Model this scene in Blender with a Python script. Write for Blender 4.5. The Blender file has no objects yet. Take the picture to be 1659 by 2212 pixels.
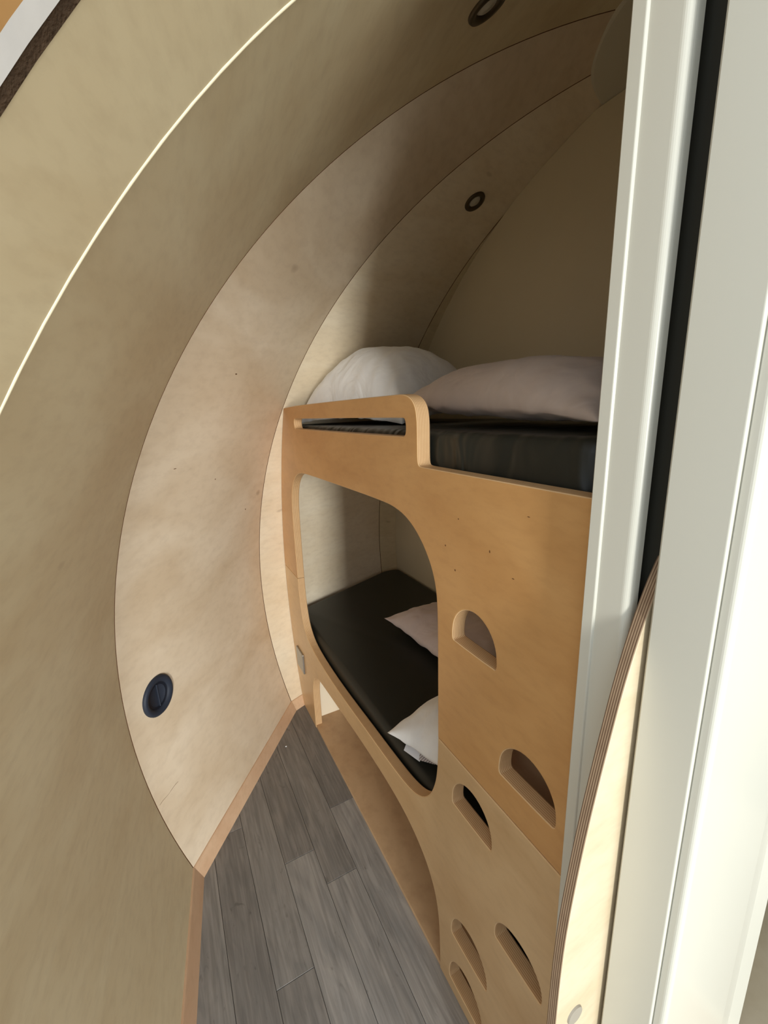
import bpy, bmesh, math, random
from math import sin, cos, pi, sqrt, radians, hypot, atan2
from mathutils import Vector, Matrix, noise
random.seed(7)
SC = bpy.context.scene
COL = SC.collection

# ------------------------------------------------------------------ camera
CAM_Z = 1.5988
cd = bpy.data.cameras.new('camera')
cd.sensor_fit = 'VERTICAL'
cd.sensor_height = 36.0
cd.lens = 915.113 / 2212 * 36.0
cd.clip_start = 0.01
cam = bpy.data.objects.new('camera', cd)
COL.objects.link(cam)
fw = Vector((0.44507969, 0.86511991, -0.23123929))
rt = Vector((0.88519479, -0.46408618, -0.03246838))
up = rt.cross(fw)
m = Matrix((rt, up, -fw)).transposed().to_4x4()
m.translation = Vector((0, 0, CAM_Z))
cam.matrix_world = m
SC.camera = cam

# ------------------------------------------------------------------ sky, lights, exposure
W = bpy.data.worlds.new('overcast_sky')
SC.world = W
W.use_nodes = True
bg = W.node_tree.nodes['Background']
bg.inputs[0].default_value = (0.80, 0.90, 1.0, 1)
bg.inputs[1].default_value = 1.55

def area(name, loc, target, sx, sy, power, col):
    l = bpy.data.lights.new(name, 'AREA')
    l.shape = 'RECTANGLE'
    l.size, l.size_y = sx, sy
    l.energy = power
    l.color = col
    o = bpy.data.objects.new(name, l)
    COL.objects.link(o)
    o.location = loc
    o.rotation_euler = (Vector(target) - Vector(loc)).to_track_quat('-Z', 'Y').to_euler()
    return o

# daylight of the glazed garden door behind the photographer's right shoulder
area('garden_door_daylight', (-1.45, -8.60, 1.75), (0.6, 0.9, 1.40), 1.05, 3.6, 780, (0.99, 1.0, 0.97))
# the living area's window further to the right
area('living_room_daylight', (1.0, -3.60, 0.80), (0.1, .8, 0.7), 1.1, 1.3, 78, (0.97, 1.0, 1.0))

SC.view_settings.view_transform = 'Standard'
SC.view_settings.look = 'None'
SC.view_settings.gamma = 1
SC.view_settings.use_curve_mapping = False
SC.view_settings.exposure = 0.02
SC.cycles.use_denoising = True
SC.cycles.max_bounces = 12
SC.cycles.diffuse_bounces = 8
SC.cycles.sample_clamp_indirect = 6

# ------------------------------------------------------------------ materials
def lin(c):
    return tuple(((v / 255) / 12.92 if v / 255 <= .04045 else ((v / 255 + .055) / 1.055) ** 2.4) for v in c) + (1,)

def base_mat(name, rough=.5, spec=.3):
    mt = bpy.data.materials.new(name)
    mt.use_nodes = True
    nt = mt.node_tree
    b = nt.nodes['Principled BSDF']
    b.inputs['Roughness'].default_value = rough
    b.inputs['Specular IOR Level'].default_value = spec
    return mt, nt, b

def N(nt, t, **kw):
    n = nt.nodes.new(t)
    for k, v in kw.items():
        if k in n.inputs.keys():
            n.inputs[k].default_value = v
        else:
            setattr(n, k, v)
    return n

def coords(nt, src, scale):
    tc = N(nt, 'ShaderNodeTexCoord')
    mp = N(nt, 'ShaderNodeMapping')
    mp.inputs['Scale'].default_value = scale
    nt.links.new(tc.outputs[src], mp.inputs['Vector'])
    return mp.outputs['Vector']

def mixc(nt, fac, a, b, mode='MIX'):
    mx = N(nt, 'ShaderNodeMix', data_type='RGBA', blend_type=mode)
    for sock, v in ((mx.inputs[0], fac), (mx.inputs[6], a), (mx.inputs[7], b)):
        if isinstance(v, (tuple, float, int)):
            sock.default_value = v
        else:
            nt.links.new(v, sock)
    return mx.outputs[2]

def ramp(nt, fac, lo, hi):
    r = N(nt, 'ShaderNodeMapRange')
    r.inputs['From Min'].default_value = lo
    r.inputs['From Max'].default_value = hi
    nt.links.new(fac, r.inputs['Value'])
    return r.outputs[0]

def ply(name, c1, c2, src='UV', grain=(3, 14, 3), rough=.45, fleck=True, spec=.3, cf=(120, 84, 52), amt=1.0):
    """birch plywood face: soft clouding, long fine grain, a few brown flecks"""
    mt, nt, b = base_mat(name, rough, spec)
    v = coords(nt, src, grain)
    n1 = N(nt, 'ShaderNodeTexNoise', Scale=1.0, Detail=3.0, Roughness=.55, Distortion=.6)
    nt.links.new(v, n1.inputs['Vector'])
    c = mixc(nt, ramp(nt, n1.outputs[0], .35, .68), lin(c1), lin(c2))
    v2 = coords(nt, src, tuple(g * 9 for g in grain))
    n2 = N(nt, 'ShaderNodeTexNoise', Scale=1.0, Detail=4.0, Roughness=.6)
    nt.links.new(v2, n2.inputs['Vector'])
    g = N(nt, 'ShaderNodeMath', operation='MULTIPLY')
    nt.links.new(ramp(nt, n2.outputs[0], .45, .75), g.inputs[0])
    g.inputs[1].default_value = .22 * amt
    c = mixc(nt, g.outputs[0], c, lin(cf))
    if fleck:
        v3 = coords(nt, src, tuple(gg * 2.2 for gg in grain))
        n3 = N(nt, 'ShaderNodeTexNoise', Scale=1.0, Detail=1.0)
        nt.links.new(v3, n3.inputs['Vector'])
        f = N(nt, 'ShaderNodeMath', operation='MULTIPLY')
        nt.links.new(ramp(nt, n3.outputs[0], .74, .80), f.inputs[0])
        f.inputs[1].default_value = .55
        c = mixc(nt, f.outputs[0], c, lin(cf))
    nt.links.new(c, b.inputs['Base Color'])
    bp = N(nt, 'ShaderNodeBump', Strength=.06, Distance=.002)
    nt.links.new(n2.outputs[0], bp.inputs['Height'])
    nt.links.new(bp.outputs[0], b.inputs['Normal'])
    return mt

def plyedge(name, axis, pitch=.0042, c1=(216, 182, 138), c2=(184, 142, 98)):
    """cut edge of plywood: veneer layers one above the other along one object axis"""
    mt, nt, b = base_mat(name, .55, .2)
    tc = N(nt, 'ShaderNodeTexCoord')
    sp = N(nt, 'ShaderNodeSeparateXYZ')
    nt.links.new(tc.outputs['Object'], sp.inputs[0])
    a = N(nt, 'ShaderNodeMath', operation='MULTIPLY')
    nt.links.new(sp.outputs[axis], a.inputs[0])
    a.inputs[1].default_value = 2 * pi / pitch
    s = N(nt, 'ShaderNodeMath', operation='SINE')
    nt.links.new(a.outputs[0], s.inputs[0])
    nz = N(nt, 'ShaderNodeTexNoise', Scale=40.0, Detail=3.0)
    nt.links.new(tc.outputs['Object'], nz.inputs['Vector'])
    ad = N(nt, 'ShaderNodeMath', operation='ADD')
    nt.links.new(s.outputs[0], ad.inputs[0])
    nt.links.new(nz.outputs[0], ad.inputs[1])
    c = mixc(nt, ramp(nt, ad.outputs[0], .0, 1.3), lin(c2), lin(c1))
    nt.links.new(c, b.inputs['Base Color'])
    return mt

def plain(name, c, rough=.5, spec=.3, metal=0, nscale=0, namt=.1, bump=0, bscale=60):
    mt, nt, b = base_mat(name, rough, spec)
    b.inputs['Metallic'].default_value = metal
    b.inputs['Base Color'].default_value = lin(c)
    if nscale:
        v = coords(nt, 'Object', (nscale,) * 3)
        n1 = N(nt, 'ShaderNodeTexNoise', Scale=1.0, Detail=4.0)
        nt.links.new(v, n1.inputs['Vector'])
        d = tuple(x * (1 - namt) for x in lin(c)[:3]) + (1,)
        nt.links.new(mixc(nt, ramp(nt, n1.outputs[0], .3, .7), d, lin(c)), b.inputs['Base Color'])
    if bump:
        v = coords(nt, 'Object', (bscale,) * 3)
        n2 = N(nt, 'ShaderNodeTexNoise', Scale=1.0, Detail=4.0)
        nt.links.new(v, n2.inputs['Vector'])
        bp = N(nt, 'ShaderNodeBump', Strength=bump, Distance=.004)
        nt.links.new(n2.outputs[0], bp.inputs['Height'])
        nt.links.new(bp.outputs[0], b.inputs['Normal'])
    return mt

M_WALL = ply('birch_wall', (216, 200, 164), (204, 184, 146), grain=(2.2, 5.0, 1), amt=.6)
M_WALL2 = ply('rosy_birch_wall', (226, 208, 182), (210, 188, 158), grain=(2.2, 4.0, 1), amt=.6)
M_WALL3 = ply('pale_birch_wall', (236, 222, 196), (226, 208, 178), grain=(2.2, 5.0, 1), amt=.6)
M_BUNK = ply('honey_birch', (203, 156, 100), (190, 141, 86), src='Object', grain=(2, 2.2, 6), rough=.33, cf=(120, 74, 34), spec=.4, amt=.6, fleck=False)
M_BUNK2 = ply('honey_birch_lower', (208, 175, 130), (196, 160, 114), src='Object', grain=(2, 2.2, 5), rough=.33, cf=(130, 86, 46), spec=.4, amt=.6, fleck=False)
M_UNDER = ply('under_bed_birch', (206, 174, 136), (194, 158, 118), src='Object', grain=(2, 1.6, 8))
M_FIN = ply('pale_birch', (206, 190, 162), (196, 178, 146), src='Object', grain=(4, 4, 10), fleck=False, amt=.5)
M_SKIRT = ply('skirting_birch', (212, 178, 144), (202, 164, 130), src='Object', grain=(9, 3, 9), fleck=False, amt=.5)
M_GROOVE = plain('seam_groove_brown', (96, 62, 36), .8, .1)
M_EDGE_X = plyedge('ply_edge_front_boards', 0)
M_EDGE_Y = plyedge('ply_edge_fin_shaded', 1, .0030, (172, 146, 118), (112, 88, 68))  # fin edge darkened in colour for the shade on that side
M_PALE_EDGE = plain('sanded_ply_arris', (236, 222, 188), .5)
M_CREAM = plain('cream_paint', (214, 202, 174), .6, .2, nscale=3, namt=.05)
M_CAP = plain('grey_cream_cap', (206, 200, 180), .7, .15)
M_WHITE = plain('satin_white_frame', (206, 203, 189), .28, .5, nscale=2, namt=.02)
M_WHITE2 = plain('white_felt', (232, 228, 222), .9, .1, nscale=60, namt=.06)
M_DARKTRIM = plain('dark_brown_trim', (92, 74, 58), .95, .05, nscale=90, namt=.35, bump=.6, bscale=300)
M_DARK = plain('gap_shade_dark', (52, 50, 42), .6, .2)  # near-black colour stands in for the unlit space behind the stiles
M_VINYL = plain('black_vinyl', (40, 41, 36), .42, .35, nscale=5, namt=.15)
M_PORT = plain('navy_plastic', (40, 45, 56), .55, .3)
M_PORT2 = plain('navy_plastic_dark', (20, 24, 34), .5, .3)
M_RING = plain('bronze_ring', (78, 66, 48), .4, .5, metal=.6)
M_LENS = plain('lamp_reflector', (200, 196, 184), .3, .6, metal=.3)
M_STEEL = plain('brushed_steel', (168, 166, 162), .35, .5, metal=.8, nscale=40, namt=.15)
M_CAPGREY = plain('grey_screw_cap', (150, 142, 128), .5)
M_GROUND = plain('gravel', (182, 176, 162), .9, .1, nscale=30, namt=.4)

def fabric(name, c, c2):
    mt, nt, b = base_mat(name, .92, .1)
    v = coords(nt, 'Object', (9, 9, 9))
    n1 = N(nt, 'ShaderNodeTexNoise', Scale=1.0, Detail=5.0, Roughness=.6, Distortion=1.2)
    nt.links.new(v, n1.inputs['Vector'])
    nt.links.new(mixc(nt, ramp(nt, n1.outputs[0], .3, .7), lin(c2), lin(c)), b.inputs['Base Color'])
    v2 = coords(nt, 'Object', (9, 6, 7))
    n2 = N(nt, 'ShaderNodeTexNoise', Scale=1.0, Detail=2.0, Distortion=1.4)
    nt.links.new(v2, n2.inputs['Vector'])
    bp = N(nt, 'ShaderNodeBump', Strength=.55, Distance=.012)
    nt.links.new(n2.outputs[0], bp.inputs['Height'])
    nt.links.new(bp.outputs[0], b.inputs['Normal'])
    b.inputs['Sheen Weight'].default_value = .15
    return mt
M_WHITEPIL = fabric('white_cotton', (238, 238, 236), (228, 228, 228))
M_GREYPIL = fabric('lilac_grey_cotton', (224, 212, 212), (214, 202, 202))
M_BEIGEPIL = fabric('beige_grey_cotton', (206, 190, 181), (196, 180, 171))

def plank_mat():
    """grey limed oak vinyl: base tint comes from each plank's own colour"""
    mt, nt, b = base_mat('grey_oak_vinyl', .5, .3)
    oi = N(nt, 'ShaderNodeObjectInfo')
    tc = N(nt, 'ShaderNodeTexCoord')
    ad = N(nt, 'ShaderNodeVectorMath', operation='ADD')
    rv = N(nt, 'ShaderNodeVectorMath', operation='SCALE')
    cb = N(nt, 'ShaderNodeCombineXYZ')
    for i in range(3):
        nt.links.new(oi.outputs['Random'], cb.inputs[i])
    nt.links.new(cb.outputs[0], rv.inputs[0])
    rv.inputs['Scale'].default_value = 37.0
    nt.links.new(tc.outputs['Object'], ad.inputs[0])
    nt.links.new(rv.outputs[0], ad.inputs[1])
    def nz(scale, det, dist):
        mp = N(nt, 'ShaderNodeMapping')
        mp.inputs['Scale'].default_value = scale
        nt.links.new(ad.outputs[0], mp.inputs['Vector'])
        n = N(nt, 'ShaderNodeTexNoise', Scale=1.0, Detail=det, Distortion=dist)
        nt.links.new(mp.outputs[0], n.inputs['Vector'])
        return n.outputs[0]
    streak = nz((85, 5, 5), 6, .8)
    cloud = nz((16, 4, 4), 4, 1.6)
    knot = nz((24, 9, 9), 2, 2.5)
    c = mixc(nt, ramp(nt, streak, .32, .68), (.74, .73, .72, 1), (1.10, 1.09, 1.08, 1))
    c = mixc(nt, ramp(nt, cloud, .35, .7), c, mixc(nt, 1.0, c, (1.28, 1.25, 1.22, 1), 'MULTIPLY'))
    k = N(nt, 'ShaderNodeMath', operation='MULTIPLY')
    nt.links.new(ramp(nt, knot, .66, .78), k.inputs[0])
    k.inputs[1].default_value = .55
    c = mixc(nt, k.outputs[0], c, (.45, .42, .40, 1))
    c = mixc(nt, 1.0, c, oi.outputs['Color'], 'MULTIPLY')
    nt.links.new(c, b.inputs['Base Color'])
    bp = N(nt, 'ShaderNodeBump', Strength=.12, Distance=.002)
    nt.links.new(streak, bp.inputs['Height'])
    nt.links.new(bp.outputs[0], b.inputs['Normal'])
    return mt
M_PLANK = plank_mat()

# ------------------------------------------------------------------ helpers
def obj(name, me, mat=None, parent=None, loc=None):
    o = bpy.data.objects.new(name, me)
    COL.objects.link(o)
    if mat is not None and me is not None and not me.materials:
        for x in (mat if isinstance(mat, (list, tuple)) else [mat]):
            me.materials.append(x)
    if loc is not None:
        o.location = loc
    if parent is not None:
        o.parent = parent
    return o

def mesh(name, verts, faces, mat=None, parent=None, smooth=False, uvs=None):
    me = bpy.data.meshes.new(name)
    me.from_pydata([tuple(v) for v in verts], [], faces)
    if uvs:
        ul = me.uv_layers.new()
        for p in me.polygons:
            for li in p.loop_indices:
                ul.data[li].uv = uvs[me.loops[li].vertex_index]
    me.update()
    if smooth:
        me.shade_smooth()
    return obj(name, me, mat, parent)

def bm_obj(name, bm, mat=None, parent=None, smooth=False):
    me = bpy.data.meshes.new(name)
    bmesh.ops.recalc_face_normals(bm, faces=bm.faces[:])
    bm.to_mesh(me)
    bm.free()
    if smooth:
        me.shade_smooth()
    return obj(name, me, mat, parent)

def box(name, a, b, mat, parent=None, bev=0.0, seg=2):
    bm = bmesh.new()
    bmesh.ops.create_cube(bm, size=1)
    for v in bm.verts:
        v.co = Vector([(a[i] + b[i]) / 2 + v.co[i] * (b[i] - a[i]) for i in range(3)])
    if bev:
        bmesh.ops.bevel(bm, geom=bm.edges[:], offset=bev, segments=seg, profile=.5, affect='EDGES')
    return bm_obj(name, bm, mat, parent)

def prism_xy(name, pts, z0, z1, mat, parent=None, smooth=False):
    """vertical extrusion of a plan outline; wall quads and two caps"""
    bm = bmesh.new()
    lo = [bm.verts.new((x, y, z0)) for x, y in pts]
    hi = [bm.verts.new((x, y, z1)) for x, y in pts]
    n = len(pts)
    for i in range(n):
        bm.faces.new((lo[i], lo[(i + 1) % n], hi[(i + 1) % n], hi[i]))
    bm.faces.new(lo[::-1])
    bm.faces.new(hi)
    return bm_obj(name, bm, mat, parent)

def empty(name, loc=(0, 0, 0)):
    o = bpy.data.objects.new(name, None)
    COL.objects.link(o)
    o.location = loc
    o.empty_display_size = .05
    return o

def struct(o):
    o['kind'] = 'structure'
    return o

def tag(o, label, cat, group=None):
    o['label'] = label
    o['category'] = cat
    if group:
        o['group'] = group
    return o

def chaikin(pts, it=2):
    """closed outline; a third element of 1 keeps that corner sharp"""
    P = [(p[0], p[1], p[2] if len(p) > 2 else 0) for p in pts]
    for _ in range(it):
        Q = []
        n = len(P)
        for i in range(n):
            a, b = P[i], P[(i + 1) % n]
            if a[2]:
                Q.append(a)
            if not a[2]:
                Q.append((a[0] * .75 + b[0] * .25, a[1] * .75 + b[1] * .25, 0))
            if not b[2]:
                Q.append((a[0] * .25 + b[0] * .75, a[1] * .25 + b[1] * .75, 0))
        P = Q
    return [(p[0], p[1]) for p in P]

AX_X = Matrix(((0, 0, 1), (1, 0, 0), (0, 1, 0)))    # plan (a,b) -> world (., y=a, z=b), thickness along x
AX_Y = Matrix(((1, 0, 0), (0, 0, -1), (0, 1, 0)))   # plan (a,b) -> world (x=a, ., z=b), thickness along y
AX_Z = Matrix.Identity(3)

def plate(name, loops, thick, bev, R, origin, mats, parent=None, bres=2, axis=0):
    """flat board cut to an outline with holes, edges rounded over; second material on cut edges"""
    cu = bpy.data.curves.new(name, 'CURVE')
    cu.dimensions = '2D'
    cu.fill_mode = 'BOTH'
    cu.extrude = thick / 2 - bev
    cu.bevel_depth = bev
    cu.bevel_resolution = bres
    cu.offset = -bev
    for lp in loops:
        s = cu.splines.new('POLY')
        s.points.add(len(lp) - 1)
        for p, q in zip(s.points, lp):
            p.co = (q[0], q[1], 0, 1)
        s.use_cyclic_u = True
    t = bpy.data.objects.new('tmp_outline', cu)
    COL.objects.link(t)
    bpy.context.view_layer.update()
    me = bpy.data.meshes.new_from_object(t.evaluated_get(bpy.context.evaluated_depsgraph_get()))
    bpy.data.objects.remove(t)
    bpy.data.curves.remove(cu)
    M = R.to_4x4()
    M.translation = Vector(origin)
    me.transform(M)
    bm = bmesh.new()
    bm.from_mesh(me)
    bmesh.ops.remove_doubles(bm, verts=bm.verts, dist=1e-6)
    bmesh.ops.recalc_face_normals(bm, faces=bm.faces[:])
    for f in bm.faces:
        f.smooth = False
        f.material_index = 0 if abs(f.normal[axis]) > .9 or len(mats) == 1 else 1
    idx = [f.material_index for f in bm.faces]
    bm.to_mesh(me)
    bm.free()
    me.materials.clear()
    for x in mats:
        me.materials.append(x)
    me.polygons.foreach_set('material_index', idx)
    me.name = name
    return obj(name, me, None, parent)

# ------------------------------------------------------------------ the pod shell: a twelve sided sphere
CX, CY, ZC, R = 1.48677, 0.69782, 0.7181, 1.85
A0 = radians(187.0236)
STEP = pi / 6
C15 = cos(pi / 12)
def saz(k): return A0 - k * STEP
def rad(z): return sqrt(max(R * R - (z - ZC) ** 2, 0))
def seam(k, z, dr=0.0):
    r = rad(z) + dr
    return Vector((CX + r * cos(saz(k)), CY + r * sin(saz(k)), z))
def gore_y(k, x, z, d=0.0):
    a = saz(k) - STEP / 2
    return CY + (rad(z) * C15 - d - (x - CX) * cos(a)) / sin(a)
RCAP = .4076
ZCAP = ZC + sqrt(R * R - RCAP ** 2)

def zlist(z0, z1, n):
    a0, a1 = math.asin((z0 - ZC) / R), math.asin((z1 - ZC) / R)
    return [ZC + R * sin(a0 + (a1 - a0) * i / n) for i in range(n + 1)]

def gore(name, k, z0=-.03, z1=ZC + sqrt(R * R - .36 ** 2), n=72, mat=M_WALL, t0=0, t1=1, grooves=(1, 1)):
    zs = zlist(z0, z1, n)
    V, F, U = [], [], []
    arc = 0
    cols = 5
    for i, z in enumerate(zs):
        A, B = seam(k, z), seam(k + 1, z)
        w = (B - A).length
        g = min((.0013 if k < 1 else .002) / w, .2)
        ta, tb = (g if t0 == 0 else t0), (1 - g if t1 == 1 else t1)
        if i:
            arc += hypot(z - zs[i - 1], rad(z) - rad(zs[i - 1]))
        for c in range(cols):
            t = ta + (tb - ta) * c / (cols - 1)
            V.append(A.lerp(B, t))
            U.append(((t - .5) * w + k * 1.7, arc + k * .9))
    for i in range(len(zs) - 1):
        for c in range(cols - 1):
            a = i * cols + c
            F.append((a, a + 1, a + cols + 1, a + cols))
    o = mesh(name, V, F, mat, None, True, U)
    a = saz(k) - STEP / 2
    inward = Vector((-cos(a), -sin(a), 0))
    me = o.data
    mid = me.polygons[len(me.polygons) // 2]
    if mid.normal.dot(inward) < 0:
        me.flip_normals()
    sd = o.modifiers.new('thickness', 'SOLIDIFY')
    sd.thickness = .012
    sd.offset = -1
    sd.use_rim = False
    struct(o)
    # brown joints between the sheets
    for side in (0, 1):
        if not grooves[side]:
            continue
        V, F = [], []
        for z in zs:
            A, B = seam(k, z), seam(k + 1, z)
            g = (.0013 if k < 1 else .002) / (B - A).length
            if side == 0:
                V += [A.lerp(B, g), seam(k, z, .007)]
            else:
                V += [seam(k + 1, z, .007), A.lerp(B, 1 - g)]
        for i in range(len(zs) - 1):
            F.append((2 * i, 2 * i + 1, 2 * i + 3, 2 * i + 2))
        mesh('panel_joint', V, F, M_GROOVE, o)
    return o

wall_names = ['wall_left', 'wall_far_left', 'wall_far', 'wall_far_right', 'wall_right', 'wall_right_rear',
              'wall_rear_right', 'wall_rear', 'wall_rear_left', 'wall_near_right']
WALLS = {}
for k, nm in enumerate(wall_names):
    if k == 9:
        continue
    WALLS[k] = gore(nm, k, mat={1: M_WALL2, 2: M_WALL3}.get(k, M_WALL), grooves=(0 if k == 0 else 1, 1 if k < 9 else 0))
gore('wall_near_right', 9, z0=1.92, n=20, grooves=(1, 0))
gore('wall_near_right_sill', 9, z1=.95, n=20, grooves=(1, 0))
# the glazed garden door fills the gore behind the right shoulder: only its frame is solid
gore('wall_near_left', 10, z0=2.08, n=14, grooves=(1, 0))
gore('wall_near_left_jamb', 10, z0=-.03, z1=2.08, t0=0, t1=.05, grooves=(1, 0))
# the doorway the photographer stands in
gore('wall_front', 11, z0=2.17, n=12, grooves=(0, 0))

# pale rounded arris of the sheet where the doorway begins
def tube(name, pts, r, mat, parent=None, seg=8):
    V, F = [], []
    n = len(pts)
    for i, p in enumerate(pts):
        d = (pts[min(i + 1, n - 1)] - pts[max(i - 1, 0)]).normalized()
        u = d.orthogonal().normalized() if i == 0 else (u - d * u.dot(d)).normalized()
        w = d.cross(u)
        for j in range(seg):
            a = 2 * pi * j / seg
            V.append(p + (u * cos(a) + w * sin(a)) * r)
    for i in range(n - 1):
        for j in range(seg):
            F.append((i * seg + j, i * seg + (j + 1) % seg, (i + 1) * seg + (j + 1) % seg, (i + 1) * seg + j))
    return mesh(name, V, F, mat, parent, True)
zs = zlist(.0, 2.3, 60)
tube('sheet_edge', [seam(0, z, .001) for z in zs], .0022, M_PALE_EDGE, WALLS[0])

# ceiling cap at the crown
def disc(bm, c, r, n=64):
    return [bm.verts.new((c[0] + r * cos(2 * pi * i / n), c[1] + r * sin(2 * pi * i / n), c[2])) for i in range(n)]
bm = bmesh.new()
rings = [disc(bm, (CX, CY, ZCAP - .004), RCAP - .012), disc(bm, (CX, CY, ZCAP - .001), RCAP - .004), disc(bm, (CX, CY, ZCAP + .006), RCAP), disc(bm, (CX, CY, ZCAP + .03), RCAP - .01)]
for a, b in zip(rings, rings[1:]):
    for i in range(64):
        bm.faces.new((a[i], a[(i + 1) % 64], b[(i + 1) % 64], b[i]))
bm.faces.new(rings[0][::-1])
bm.faces.new(rings[-1])
struct(bm_obj('ceiling', bm, M_CAP))

# ------------------------------------------------------------------ floor of grey planks
fl = struct(box('floor', (-.9, -1.0, -.06), (3.3, 2.6, -.004), M_GROOVE))
M_SUB = plain('floor_joint_dark', (58, 54, 50), .8)
fl.data.materials[0] = M_SUB
PW = .1125
XS = .194
tints = [(.215, .204, .19), (.24, .23, .216), (.20, .19, .178), (.29, .28, .265), (.23, .22, .206)]
# butt joints read off the photograph, by column left edge
JOINT = {-2: 1.488, -1: .928, 0: 1.263, 1: 1.125, 2: 1.395, -3: .75, 3: 1.0, 4: .6}
def inside(x, y, d=.0):
    for k in range(12):
        a = saz(k) - STEP / 2
        if (x - CX) * cos(a) + (y - CY) * sin(a) > rad(0) * C15 - d:
            return False
    return True
plank_mesh = {}
def plank(c, y0, y1, tint):
    x0, x1 = XS + c * PW, XS + (c + 1) * PW
    L = round(y1 - y0, 3)
    cx, cy = (x0 + x1) / 2, (y0 + y1) / 2
    cuts = []
    for k in range(12):
        a = saz(k) - STEP / 2
        n = Vector((cos(a), sin(a), 0))
        q = Vector((CX, CY, 0)) + n * (rad(0) * C15 - .006)
        if any((Vector((x, y, 0)) - q).dot(n) > 0 for x in (x0, x1) for y in (y0, y1)):
            cuts.append((q - Vector((cx, cy, 0)), n))
    if L not in plank_mesh or cuts:
        bm = bmesh.new()
        bmesh.ops.create_cube(bm, size=1)
        for v in bm.verts:
            v.co = Vector((v.co.x * (PW - .0011), v.co.y * (L - .0011), v.co.z * .006 - .003))
        bmesh.ops.bevel(bm, geom=[e for e in bm.edges if all(v.co.z > -.001 for v in e.verts)], offset=.0009, segments=1, affect='EDGES')
        for q, n in cuts:
            g = bmesh.ops.bisect_plane(bm, geom=bm.verts[:] + bm.edges[:] + bm.faces[:], plane_co=q, plane_no=n, clear_outer=True)
            ed = [e for e in g['geom_cut'] if isinstance(e, bmesh.types.BMEdge)]
            if ed:
                bmesh.ops.contextual_create(bm, geom=ed)
        me = bpy.data.meshes.new('floor_plank')
        n_v = len(bm.verts)
        bm.to_mesh(me)
        bm.free()
        if not n_v:
            return
        me.materials.append(M_PLANK)
        if not cuts:
            plank_mesh[L] = me
    else:
        me = plank_mesh[L]
    o = obj('floor_plank', me, None, fl, (cx, cy, 0))
    o.color = tint + (1,)
PLEN = .97
tint_at = {(2, 0): 2, (2, 1): 3, (1, 0): 4, (1, 1): 3, (0, 0): 0, (0, 1): 3, (-1, 0): 1, (-1, 1): 0, (-2, 0): 4, (-2, 1): 2}
for c in range(-5, 5):
    j = JOINT.get(c, 1.2 + .13 * c)
    segs = [(j, min(j + PLEN, 2.12), 0), (j - PLEN, j, 1), (max(j - 2 * PLEN, -.75), j - PLEN, 2)]
    for a, b, i in segs:
        # keep each plank inside the shell
        xm = XS + (c + .5) * PW
        while b > a and not inside(xm, b, -.08):
            b -= .02
        while b > a and not inside(xm, a, -.08):
            a += .02
        if b - a < .08:
            continue
        if xm > .56 and b > .2:
            b = min(b, .18)
            if b - a < .08:
                continue
        t = tints[tint_at.get((c, i), (c * 3 + i * 2) % 5)]
        if (c, i) == (-1, 1):
            t = tints[0]
        plank(c, a, b, t)

# skirting boards, mitred along the shell
def skirting(name, k, t0=0.0, t1=1.0):
    H, zt = .0494, .0494
    def P(t, r_z, d, z):
        a = saz(k) - STEP / 2
        A, B = seam(k, r_z), seam(k + 1, r_z)
        # slide along mitre: scale radially so that joints meet on the seam plane
        s = 1 - d / (rad(r_z) * C15)
        A2 = Vector((CX + (A.x - CX) * s, CY + (A.y - CY) * s, z))
        B2 = Vector((CX + (B.x - CX) * s, CY + (B.y - CY) * s, z))
        return A2.lerp(B2, t)
    V, F = [], []
    sec = [(0, .0, 0.0), (0, .012, 0.0), (zt, .006, zt - .002), (zt, .003, zt), (zt, 0, zt)]
    for t in (t0 + .0006, t1 - .0006):
        for r_z, d, z in sec:
            V.append(P(t, r_z, d, z))
    n = len(sec)
    for i in range(n):
        F.append((i, (i + 1) % n, n + (i + 1) % n, n + i))
    F += [tuple(range(n))[::-1], tuple(range(n, 2 * n))]
    return struct(mesh(name, V, F, M_SKIRT))
skirting('baseboard_left', 0)
skirting('baseboard_far_left', 1)
# far wall: only up to the bunk's front board
PX = .5197
A, B = seam(2, .0494), seam(3, .0494)
skirting('baseboard_far', 2, 0, max(.02, (PX - A.x) / (B.x - A.x) - .004))

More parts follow.
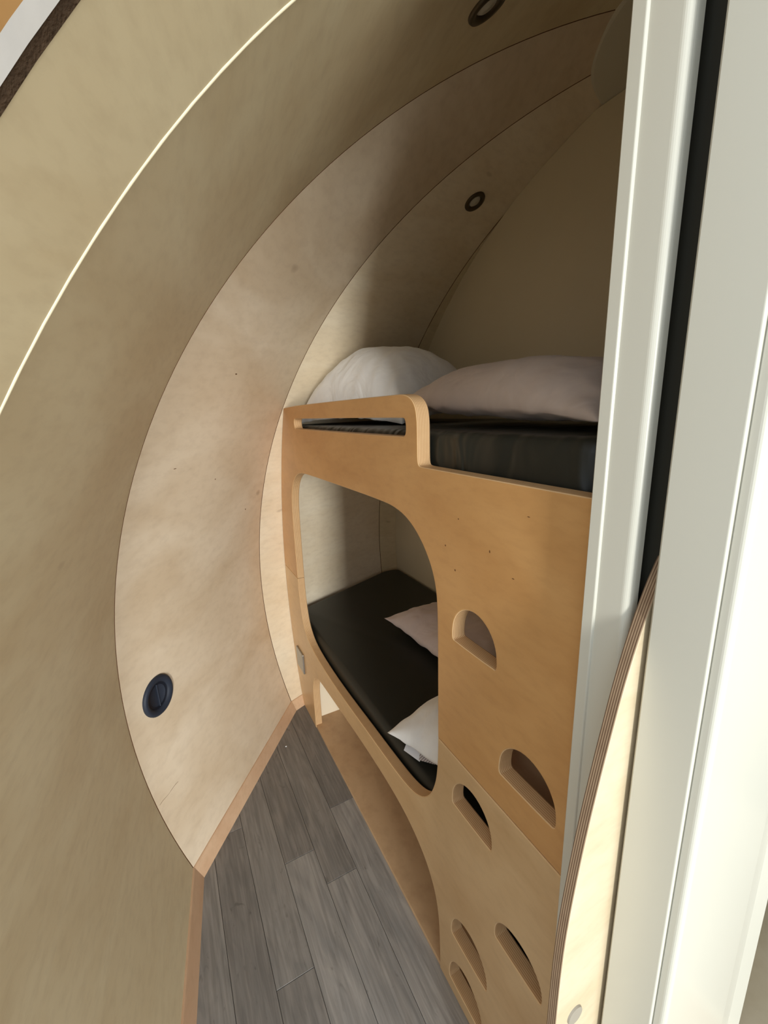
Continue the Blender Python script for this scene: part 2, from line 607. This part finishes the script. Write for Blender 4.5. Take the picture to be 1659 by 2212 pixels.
# ------------------------------------------------------------------ doorway lining beside the photographer (upper left)
door1 = struct(empty('door_1', tuple(seam(0, 0))))
OUT = Vector((-0.92703, -0.37499, 0))
TAN = Vector((-sin(A0), cos(A0), 0))
if TAN.dot(Vector((0, -1, 0))) < 0:
    TAN = -TAN
LD = Vector((-0.30863, -0.95118, 0))
LN = Vector((0.95118, -0.30863, 0))
def lining(name, s0, s1, mat, d0=0.0, d1=0.0, za=0.02, zb=2.25, thick=.02, uv=True):
    zz = zlist(za, zb, 48)
    V, F, U = [], [], []
    arc = 0
    for i, z in enumerate(zz):
        p = seam(0, z)
        a, b = s0(z), max(s1(z), s0(z) + .002)
        if i:
            arc += hypot(z - zz[i - 1], rad(z) - rad(zz[i - 1]))
        q0, q1 = p + LD * a + LN * d0, p + LD * b + LN * d1
        V += [q0, q1, q1 - LN * thick, q0 - LN * thick]
        U += [(a + 4, arc), (b + 4, arc), (b + 4, arc), (a + 4, arc)]
    n = len(zz)
    for i in range(n - 1):
        for j in range(4):
            F.append((4 * i + j, 4 * i + (j + 1) % 4, 4 * i + 4 + (j + 1) % 4, 4 * i + 4 + j))
    F += [(3, 2, 1, 0), tuple(4 * (n - 1) + j for j in range(4))]
    o = mesh(name, V, F, mat, None, False, U)
    o.data.transform(Matrix.Translation(-Vector(door1.location)))
    o.parent = door1
    bm = bmesh.new(); bm.from_mesh(o.data)
    bmesh.ops.recalc_face_normals(bm, faces=bm.faces[:])
    bm.to_mesh(o.data); bm.free()
    return o
sd = lambda z: max(.142 + .081 * (z - 1.781), .02)
lining('jamb_lining', lambda z: .0, sd, M_WALL)
lining('dark_strip', sd, lambda z: sd(z) + .016, M_DARKTRIM, .0006, .0006)  # dark brown strip between the lining and the white rebate
lining('door_rebate', lambda z: sd(z) + .0127, lambda z: sd(z) + .029, M_WHITE2, .003, .003)
lining('outer_jamb', lambda z: sd(z) + .029, lambda z: sd(z) + .10, M_BUNK, .003, .003)

# ------------------------------------------------------------------ partitions around the bunk
def yfit(x, z, d=.0):
    return min(gore_y(k, x, z, d) for k in (2, 3, 4))
prof = [(.34, 0)]
zz = [i * .1 for i in range(25)] + [2.45, 2.50, ZCAP - .006]
pts = [(yfit(1.3801, z, .0005), z) for z in zz]
loop = [(.33, 0)] + pts + [(.33, ZCAP - .006)]
struct(plate('wall_partition', [loop], .02, .0005, AX_X, (1.3901, 0, 0), [M_CREAM], None, 0, 0))
# cross wall between bunk and washroom
xl = lambda z: CX - sqrt(max((rad(z) * C15) ** 2 - (CY - .355) ** 2, .0)) + .01
loop = [(.558, 0), (1.379, 0), (1.379, 2.45)] + [(max(.558, xl(z)), z) for z in (2.45, 2.4, 2.35, 2.3, 2.25, 2.2, 2.1)]
struct(plate('wall_washroom', [loop], .05, .0005, AX_Y, (0, .36, 0), [M_DARK], None, 0, 1))  # wall coloured dark so that the gap reads as unlit

# ------------------------------------------------------------------ white sliding door frame (right)
door2 = struct(empty('door_2', (.51, .28, 0)))
def arc(cx, cy, r, a0, a1, n=6):
    return [(cx + r * cos(radians(a0 + (a1 - a0) * i / n)), cy + r * sin(radians(a0 + (a1 - a0) * i / n))) for i in range(n + 1)]
def stile(name, pts, z0, z1, mat=M_WHITE):
    o = prism_xy(name, pts, z0, z1, mat, None)
    o.data.transform(Matrix.Translation(-Vector(door2.location)))
    o.parent = door2
    return o
tanY = lambda x, deg: x * math.tan(radians(deg))
# far stile: narrow cover strip with a rounded bead, then the stile face ending in a fat rounded corner
xf = .4965
xs = .5000
y_a, y_b = tanY(xf, 36.1), tanY(xf, 34.75)
y_d = tanY(.508, 30.55)
far = [(.5185, y_a + .004), (xf + .002, y_a + .001), (xf, y_a - .001)] + arc(xf + .0022, y_b + .0022, .0022, 180, 270, 4) + \
      [(xs, y_b - .0005)] + arc(xs + .010, y_d + .010, .010, 180, 270, 8) + [(.5185, y_d)]
stile('far_stile', far, 0, 2.16)
# near stile: broad face, bead and groove, then a rounded corner and the face turned to the daylight
y_a, y_b = tanY(xf, 28.55), tanY(xf, 22.3)
y_c = tanY(.505, 20.45)
near = [(.775, y_a), (xf + .003, y_a), (xf, y_a - .003)] + arc(xf + .0024, y_b + .0024, .0024, 180, 262, 4) + \
       [(xs + .002, y_b - .0001), (xs + .002, y_b - .0014), (xs, y_b - .0016)] + arc(xs + .007, y_c + .007, .007, 180, 270, 6) + \
       [(.70, y_c), (.742, y_c + .004), (.772, tanY(.772, 13.55)), (.776, tanY(.772, 13.55) + .004)]
stile('near_stile', near, 0, 2.16)
o = box('gap_shade_block', (.535, .275, 0), (.60, .330, 2.16), M_DARK)  # added dark block, painting the shade seen in the gap
o.data.transform(Matrix.Translation(-Vector(door2.location)))
o.parent = door2

# ------------------------------------------------------------------ curved plywood fin standing between the stiles
finc = [(.548, 1.432), (.516, 1.381), (.489, 1.315), (.469, 1.252), (.4535, 1.187), (.4405, 1.130), (.4245, 1.052), (.4115, .972), (.402, .9), (.397, .829), (.395, .722), (.395, .5), (.398, .25), (.404, 0)]
loop = [(p[0], p[1]) for p in finc] + [(.532, 0), (.532, .4), (.532, .9), (.532, 1.2), (.550, 1.43)]
loop = chaikin([finc[0] + (1,)] + finc[1:-1] + [finc[-1] + (1,), (.533, 0, 1), (.533, 1.38, 1), (.549, 1.431, 1)], 2)
fin = plate('plywood_fin', [loop], .0155, .0012, AX_Y, (0, .2835, 0), [M_FIN, M_EDGE_Y], None, 1, 1)
tag(fin, 'pale plywood fin with a curved layered edge, standing between the two white door stiles', 'panel')
bm = bmesh.new()
bmesh.ops.create_cone(bm, cap_ends=True, segments=28, radius1=.0155, radius2=.0145, depth=.003)
bmesh.ops.transform(bm, matrix=Matrix.Translation((.436, .2745, .705)) @ Matrix.Rotation(radians(90), 4, 'X'), verts=bm.verts)
bm_obj('screw_cap', bm, M_CAPGREY, fin)

# ------------------------------------------------------------------ bunk bed
BT = .036
bunk = tag(empty('bunk_bed', (PX, 1.2, 0)), 'honey plywood bunk bed with arched openings and D-shaped climbing holes', 'bed')
def bpart(o):
    o.data.transform(Matrix.Translation(-Vector(bunk.location)))
    o.parent = bunk
    return o
def yw(z): return gore_y(2, PX + BT, z, .001) - .013 if False else gore_y(2, PX, z, .002)
def dhole(yc, zb, w=.139, h=.0945):
    P = [(yc - w / 2 + .006, zb, 0), (yc + w / 2 - .006, zb, 0), (yc + w / 2, zb + .004), (yc + w / 2, zb + .022)]
    for i in range(1, 10):
        a = pi * i / 10
        P.append((yc + w / 2 * cos(a), zb + .022 + (h - .022) * sin(a)))
    P += [(yc - w / 2, zb + .022), (yc - w / 2, zb + .004)]
    return chaikin(P, 1)
ZS = .7925
wall_up = [(yw(z), z, 1) for z in (1.627, 1.5, 1.4, 1.3, 1.2, 1.1, 1.0, .9, ZS + .0008)]
upper = [(1.80, 1.634, 0), (1.2, 1.637, 0), (.93, 1.637), (.895, 1.637), (.862, 1.629), (.840, 1.610), (.832, 1.578), (.832, 1.53), (.832, 1.487), (.829, 1.475), (.818, 1.4725), (.78, 1.4725, 1),
         (.347, 1.4725, 1), (.347, ZS + .0008, 1), (.7555, ZS + .0008, 1),
         (.7550, .95), (.7550, 1.10), (.758, 1.172), (.768, 1.216), (.790, 1.258), (.828, 1.300), (.875, 1.332), (.935, 1.351), (1.01, 1.358),
         (1.35, 1.357), (1.72, 1.354), (1.80, 1.348), (1.88, 1.325), (1.94, 1.275), (1.972, 1.20), (1.983, 1.10), (1.986, .95), (1.985, ZS + .0008, 1)]
upper_loop = chaikin(upper + wall_up[::-1], 2)
slot = chaikin([(.905, 1.537), (.888, 1.541), (.884, 1.56), (.888, 1.579), (.905, 1.583), (1.80, 1.580), (1.823, 1.578), (1.830, 1.560), (1.823, 1.540), (1.80, 1.537)], 2)
bpart(plate('upper_front_board', [upper_loop, slot, dhole(.626, 1.097), dhole(.468, .874)], BT, .004, AX_X, (PX + BT / 2, 0, 0), [M_BUNK, M_EDGE_X], None, 2, 0))
wall_dn = [(yw(z), z, 1) for z in (ZS - .0008, .7, .6, .5, .4, .3, .2, .1, .05, 0)]
lower = [(yw(0), 0, 1), (1.868, 0, 1), (1.868, .10), (1.868, .19), (1.860, .25), (1.832, .312), (1.775, .348), (1.69, .358), (1.49, .371), (1.26, .386), (1.12, .389), (1.02, .386),
         (.93, .374), (.862, .349), (.810, .314), (.772, .260), (.755, .19), (.750, .09), (.749, 0, 1), (.347, 0, 1), (.347, ZS - .0008, 1), (.7555, ZS - .0008, 1),
         (.757, .715), (.768, .640), (.800, .567), (.855, .517), (.93, .493), (1.04, .483), (1.25, .473), (1.45, .462), (1.62, .461), (1.78, .472), (1.88, .494), (1.947, .548), (1.975, .64), (1.984, .72), (1.985, ZS - .0008, 1)]
lower_loop = chaikin(lower + wall_dn[:-1], 2)
bpart(plate('lower_front_board', [lower_loop, dhole(.623, .651), dhole(.624, .217), dhole(.466, .432, .133, .08), dhole(.634, .043, .136, .102)], BT, .004, AX_X, (PX + BT / 2, 0, 0), [M_BUNK2, M_EDGE_X], None, 2, 0))
def bed_loop(z, d, x0=PX + BT + .001, x1=1.379, y0=.387):
    xs_ = CX + rad(z) * cos(saz(3))
    return [(x0, y0), (x1, y0), (x1, gore_y(3, x1, z, d)), (min(xs_, x1 - .01), min(gore_y(2, xs_, z, d), gore_y(3, xs_, z, d))), (x0, gore_y(2, x0, z, d))]
bpart(plate('upper_bed_base', [bed_loop(1.42, .004)], .024, .001, AX_Z, (0, 0, 1.405), [M_UNDER], None, 0, 2))
bpart(plate('lower_bed_base', [bed_loop(.38, .004)], .022, .001, AX_Z, (0, 0, .379), [M_UNDER], None, 0, 2))
bpart(plate('under_bed_floor', [bed_loop(.0, .004, x0=PX + .003)], .014, .0008, AX_Z, (0, 0, .007), [M_UNDER], None, 0, 2))
bpart(box('under_bed_panel', (PX + BT + .001, 1.919, .0145), (1.372, 1.937, .367), M_WALL3, None, .001))
bpart(box('ladder_backing', (.62, .387, .70), (.636, .645, 1.02), M_UNDER, None, .002))
# brushed socket plate on the far leg
sp = bpart(box('socket_plate', (PX - .009, 1.991, .245), (PX - .0002, 2.109, .357), M_STEEL, None, .002))
sp['label'] = 'brushed steel socket plate'

# mattresses of black vinyl
def mattress(name, z0, z1, d, label, y0=.395, x0=PX + BT + .008):
    bl = bed_loop((z0 if z0 < ZC else z1), d, x0=x0, x1=1.372, y0=y0)
    # rounded plan corners
    P = []
    n = len(bl)
    for i in range(n):
        a, b, c = Vector(bl[i - 1]), Vector(bl[i]), Vector(bl[(i + 1) % n])
        r = .05
        e0, e1 = (a - b), (c - b)
        r = min(r, e0.length * .4, e1.length * .4)
        q0, q1 = b + e0.normalized() * r, b + e1.normalized() * r
        for j in range(6):
            t = j / 5
            P.append(tuple(q0.lerp(b, t).lerp(b.lerp(q1, t), t)))
    o = plate(name, [P], z1 - z0, .024, AX_Z, (0, 0, (z0 + z1) / 2), [M_VINYL], None, 5, 2)
    o.data.shade_smooth()
    return tag(o, label, 'mattress')
mattress('upper_mattress', 1.418, 1.550, .012, 'black vinyl mattress on the upper bunk, under the white and beige pillows')
lm_ = mattress('lower_mattress', .391, .516, .014, 'black vinyl mattress lying in the arched lower bunk')
M_VINYL_S = M_VINYL.copy()
M_VINYL_S.name = 'black_vinyl_smooth'
lm_.data.materials[0] = M_VINYL_S
# soft puckers in the vinyl
nt = M_VINYL.node_tree
v = coords(nt, 'Object', (2, 10, 5))
n2 = N(nt, 'ShaderNodeTexNoise', Scale=1.0, Detail=1.0, Distortion=1.2)
nt.links.new(v, n2.inputs['Vector'])
bp = N(nt, 'ShaderNodeBump', Strength=.7, Distance=.03)
nt.links.new(n2.outputs[0], bp.inputs['Height'])
nt.links.new(bp.outputs[0], nt.nodes['Principled BSDF'].inputs['Normal'])

# ------------------------------------------------------------------ pillows
def pillow(name, L, Wd, T, mat, seed, label, matrix, pinch=.10, folds=.012, sag=0.0, flat=.55, nu=56, nv=40):
    V, F = [], []
    off = Vector((seed * 3.1, seed * 7.7, seed * 1.3))
    def pt(u, v, s):
        px = L / 2 * u * (1 - pinch * (1 - v * v) * abs(u) ** 2)
        py = Wd / 2 * v * (1 - pinch * (1 - u * u) * abs(v) ** 2)
        h = max((1 - abs(u) ** 2.6) * (1 - abs(v) ** 2.6), 0) ** .52
        z = s * T / 2 * h * (1 if s > 0 else flat)
        e = min(1, h * 2.2)
        q = Vector((px * 6, py * 6, s * 2)) + off
        z += s * folds * e * (noise.noise(q) + .6 * abs(noise.noise(q * 2.3)) * -1 + .25 * noise.noise(q * 5))
        # gathers running in from the edges
        gth = (1 - h) * min(1, h * 5)
        z += s * folds * .28 * gth * sin(19 * (u if abs(v) > abs(u) else v) + 4 * noise.noise(q * 1.3))
        z -= sag * (u * u * .6 + v * v * .4)
        return Vector((px, py, z))
    idx = {}
    for s in (1, -1):
        for i in range(nu + 1):
            for j in range(nv + 1):
                edge = i in (0, nu) or j in (0, nv)
                key = (i, j, 0 if edge else s)
                if key not in idx:
                    u, v = sin((i / nu - .5) * pi), sin((j / nv - .5) * pi)
                    u, v = .55 * u + .45 * (2 * i / nu - 1), .55 * v + .45 * (2 * j / nv - 1)
                    idx[key] = len(V)
                    V.append(pt(u, v, s))
    def g(i, j, s):
        return idx[(i, j, 0 if (i in (0, nu) or j in (0, nv)) else s)]
    for s in (1, -1):
        for i in range(nu):
            for j in range(nv):
                q = (g(i, j, s), g(i + 1, j, s), g(i + 1, j + 1, s), g(i, j + 1, s))
                F.append(q if s == 1 else q[::-1])
    o = mesh(name, V, F, mat, None, True)
    o.matrix_world = matrix
    return tag(o, label, 'pillow', )
def place(loc, yaw, pitch=0, roll=0):
    return Matrix.Translation(loc) @ Matrix.Rotation(radians(yaw), 4, 'Z') @ Matrix.Rotation(radians(pitch), 4, 'Y') @ Matrix.Rotation(radians(roll), 4, 'X')
pillow('white_pillow', .70, .52, .50, M_WHITEPIL, 1, 'plump bright white pillow at the far end of the upper bunk, behind the guard rail', place((.905, 1.685, 1.612), 104, 0, -4), pinch=.05, sag=.04, flat=.06, folds=.014)
pillow('beige_pillow', .80, .48, .20, M_BEIGEPIL, 2, 'beige grey pillow lying on the black upper mattress, nearest the white door stile', place((.90, .84, 1.622), 86, -2.5, -1), sag=.03, flat=.42)
pillow('lilac_pillow', .62, .44, .15, M_GREYPIL, 3, 'pale lilac grey pillow on the lower bunk by the back wall, one corner showing', place((1.125, 1.475, .566), 92, 0, 0))
PM = place((.822, .815, .598), 101, 3, 2)
wp = pillow('white_pillow', .62, .46, .24, M_WHITEPIL, 4, 'white pillow with care tags at the front of the lower bunk, half behind the board', PM, sag=.03, pinch=.07, flat=.42)
M_TAG = plain('white_satin_tag', (238, 240, 246), .5)
M_TAG2 = plyedge('printed_care_tag', 1, .007, (214, 206, 204), (150, 140, 138))
for pts, mt in (([(.594, 1.036), (.564, 1.012), (.582, .945), (.612, .962)], M_TAG), ([(.598, .967), (.582, .949), (.612, .905), (.630, .925)], M_TAG2)):
    zt = [.538, .528, .531, .541] if mt is M_TAG else [.545, .534, .540, .552]
    V = [(x, y, z) for (x, y), z in zip(pts, zt)] + [(x, y, z - .0008) for (x, y), z in zip(pts, zt)]
    o = mesh('care_tag', V, [(0, 1, 2, 3), (7, 6, 5, 4), (0, 4, 5, 1), (1, 5, 6, 2), (2, 6, 7, 3), (3, 7, 4, 0)], mt)
    o.parent = wp
    o.matrix_parent_inverse = PM.inverted()

# ------------------------------------------------------------------ recessed spotlights
def frame_at(k, r_c, z):
    """position and axes on gore k: centre of the panel at height z"""
    a = saz(k) - STEP / 2
    e = Vector((cos(a), sin(a), 0))
    th = math.asin((z - ZC) / R)
    nrm = -(e * cos(th) * 1.0 + Vector((0, 0, sin(th))))
    side = Vector((-sin(a), cos(a), 0))
    upv = nrm.cross(side)
    p = Vector((CX, CY, 0)) + e * rad(z) * C15 + Vector((0, 0, z)) + side * r_c
    M = Matrix((side, upv, nrm)).transposed().to_4x4()
    M.translation = p
    return M
def lathe(name, prof, mat, parent=None, n=40, smooth=True):
    V, F = [], []
    for r, h in prof:
        for i in range(n):
            a = 2 * pi * i / n
            V.append((r * cos(a), r * sin(a), h))
    for j in range(len(prof) - 1):
        for i in range(n):
            F.append((j * n + i, j * n + (i + 1) % n, (j + 1) * n + (i + 1) % n, (j + 1) * n + i))
    F.append(tuple(range((len(prof) - 1) * n, len(prof) * n)))
    return mesh(name, V, F, mat, parent, smooth)
def spotlight(k, z, off, label):
    e = empty('recessed_spotlight')
    e.matrix_world = frame_at(k, off, z)
    tag(e, label, 'spotlight', )
    lathe('trim_ring', [(.0405, 0), (.0405, .004), (.038, .008), (.030, .0085), (.025, .006), (.022, .002), (.0215, .001)], M_RING, e)
    lathe('lamp_lens', [(.0218, .0015), (.017, .005), (.009, .0035), (.004, .006)], M_LENS, e)
    return e
spotlight(0, 2.365, 0, 'bronze recessed spotlight high on the left wall panel, cut by the top of the picture')
spotlight(2, 2.363, 0, 'bronze recessed spotlight in the panel above the upper bunk pillows')

# round navy port low on the left wall
port = empty('air_vent')
port.matrix_world = frame_at(1, 0, .657)
a = saz(1) - STEP / 2
side = Vector((-sin(a), cos(a), 0))
cc = Vector((-.129, 1.530, .657)) - port.matrix_world.translation
port.matrix_world = frame_at(1, cc.dot(side), .657)
tag(port, 'round navy plastic vent low on the curved plywood wall', 'vent')
lathe('vent_rim', [(.071, 0), (.071, .006), (.067, .011), (.060, .012), (.048, .006), (.046, .002)], M_PORT, port)
lathe('vent_cup', [(.0465, .004), (.045, .0025), (.030, .0015), (.004, .001)], M_PORT2, port)
bm = bmesh.new()
bmesh.ops.create_cube(bm, size=1)
for v_ in bm.verts:
    v_.co = Vector((v_.co.x * .003, v_.co.y * .084, v_.co.z * .006 + .003))
bmesh.ops.bevel(bm, geom=bm.edges[:], offset=.001, segments=1, affect='EDGES')
bm_obj('vent_flap', bm, M_PORT, port)

# ------------------------------------------------------------------ bench beyond the door frame (lower right corner) and ground outside
bench = tag(empty('plywood_bench', (1.1, -.1, 0)), 'beige plywood bench just visible past the white door stile', 'bench')
for nm, a_, b_, mt in (('seat', (.80, -.45, .43), (1.38, .32, .455), M_FIN), ('front_panel', (.825, -.43, .0), (.845, .32, .43), M_UNDER), ('end_panel', (.845, -.43, 0), (1.36, -.41, .43), M_UNDER)):
    o = box(nm, a_, b_, mt, None, .003)
    o.data.transform(Matrix.Translation(-Vector(bench.location)))
    o.parent = bench
struct(box('ground', (-14, -14, -.22), (14, 14, -.12), M_GROUND))

# ------------------------------------------------------------------ pin knots in the veneer and a fine crack low on the far left sheet
M_KNOT = plain('pin_knot_brown', (104, 66, 36), .6)
def knot(parent, M, w, h):
    V = [(0, 0, .0004)] + [(w * cos(2 * pi * i / 10) * (1 + .3 * sin(3 * i)), h * sin(2 * pi * i / 10), .0001) for i in range(10)]
    F = [(0, 1 + i, 1 + (i + 1) % 10) for i in range(10)]
    V += [(x, y, -.001) for x, y, z in V[1:]]
    F += [(1 + i, 11 + i, 11 + (i + 1) % 10, 1 + (i + 1) % 10) for i in range(10)]
    o = mesh('pin_knot', V, F, M_KNOT)
    o.data.transform(M)
    return o
UB = [c for c in bunk.children if c.name.startswith('upper_front_board')][0]
for y, z, w, h in ((.678, 1.379, .0016, .0016), (.723, 1.310, .002, .002), (.582, 1.336, .0016, .003), (.688, 1.264, .0022, .0022), (.520, 1.303, .003, .001), (.491, 1.422, .003, .0008)):
    M = Matrix(((0, 0, -1, PX), (-1, 0, 0, y), (0, 1, 0, z), (0, 0, 0, 1)))
    o = bpart(knot(bunk, M, w, h))
    o.parent = UB
for x, z, w, h in ((.256, 1.736, .006, .0025), (.03, 1.442, .007, .0015), (.167, 1.367, .003, .003), (.307, 1.178, .004, .004)):
    f = frame_at(1, 0, z)
    sd_ = Vector(f.col[0][:3])
    p0 = f.translation
    f.translation = p0 + sd_ * ((x - p0.x) / sd_.x)
    knot(WALLS[1], f, w, h).parent = WALLS[1]
f0, f1 = frame_at(1, 0, .319), frame_at(1, 0, .316)
sd_ = Vector(f0.col[0][:3])
a = f0.translation + sd_ * ((-.169 - f0.translation.x) / sd_.x)
b = f0.translation + sd_ * ((-.109 - f0.translation.x) / sd_.x)
nn = Vector(f0.col[2][:3])
tube('sheet_crack', [a.lerp(b, t / 6) + Vector((0, 0, .0016 * sin(t * 1.7))) for t in range(7)], .0005, M_KNOT, WALLS[1], 5)
# small crumb on the planks by the far skirting
bm = bmesh.new()
bmesh.ops.create_icosphere(bm, subdivisions=2, radius=.0035)
for v_ in bm.verts:
    v_.co = Vector((v_.co.x * 1.2, v_.co.y, v_.co.z * .6 + .0021)) + Vector((.347, 1.818, 0))
tag(bm_obj('paper_crumb', bm, M_WHITEPIL), 'tiny white crumb lying on the grey planks near the far skirting', 'crumb')
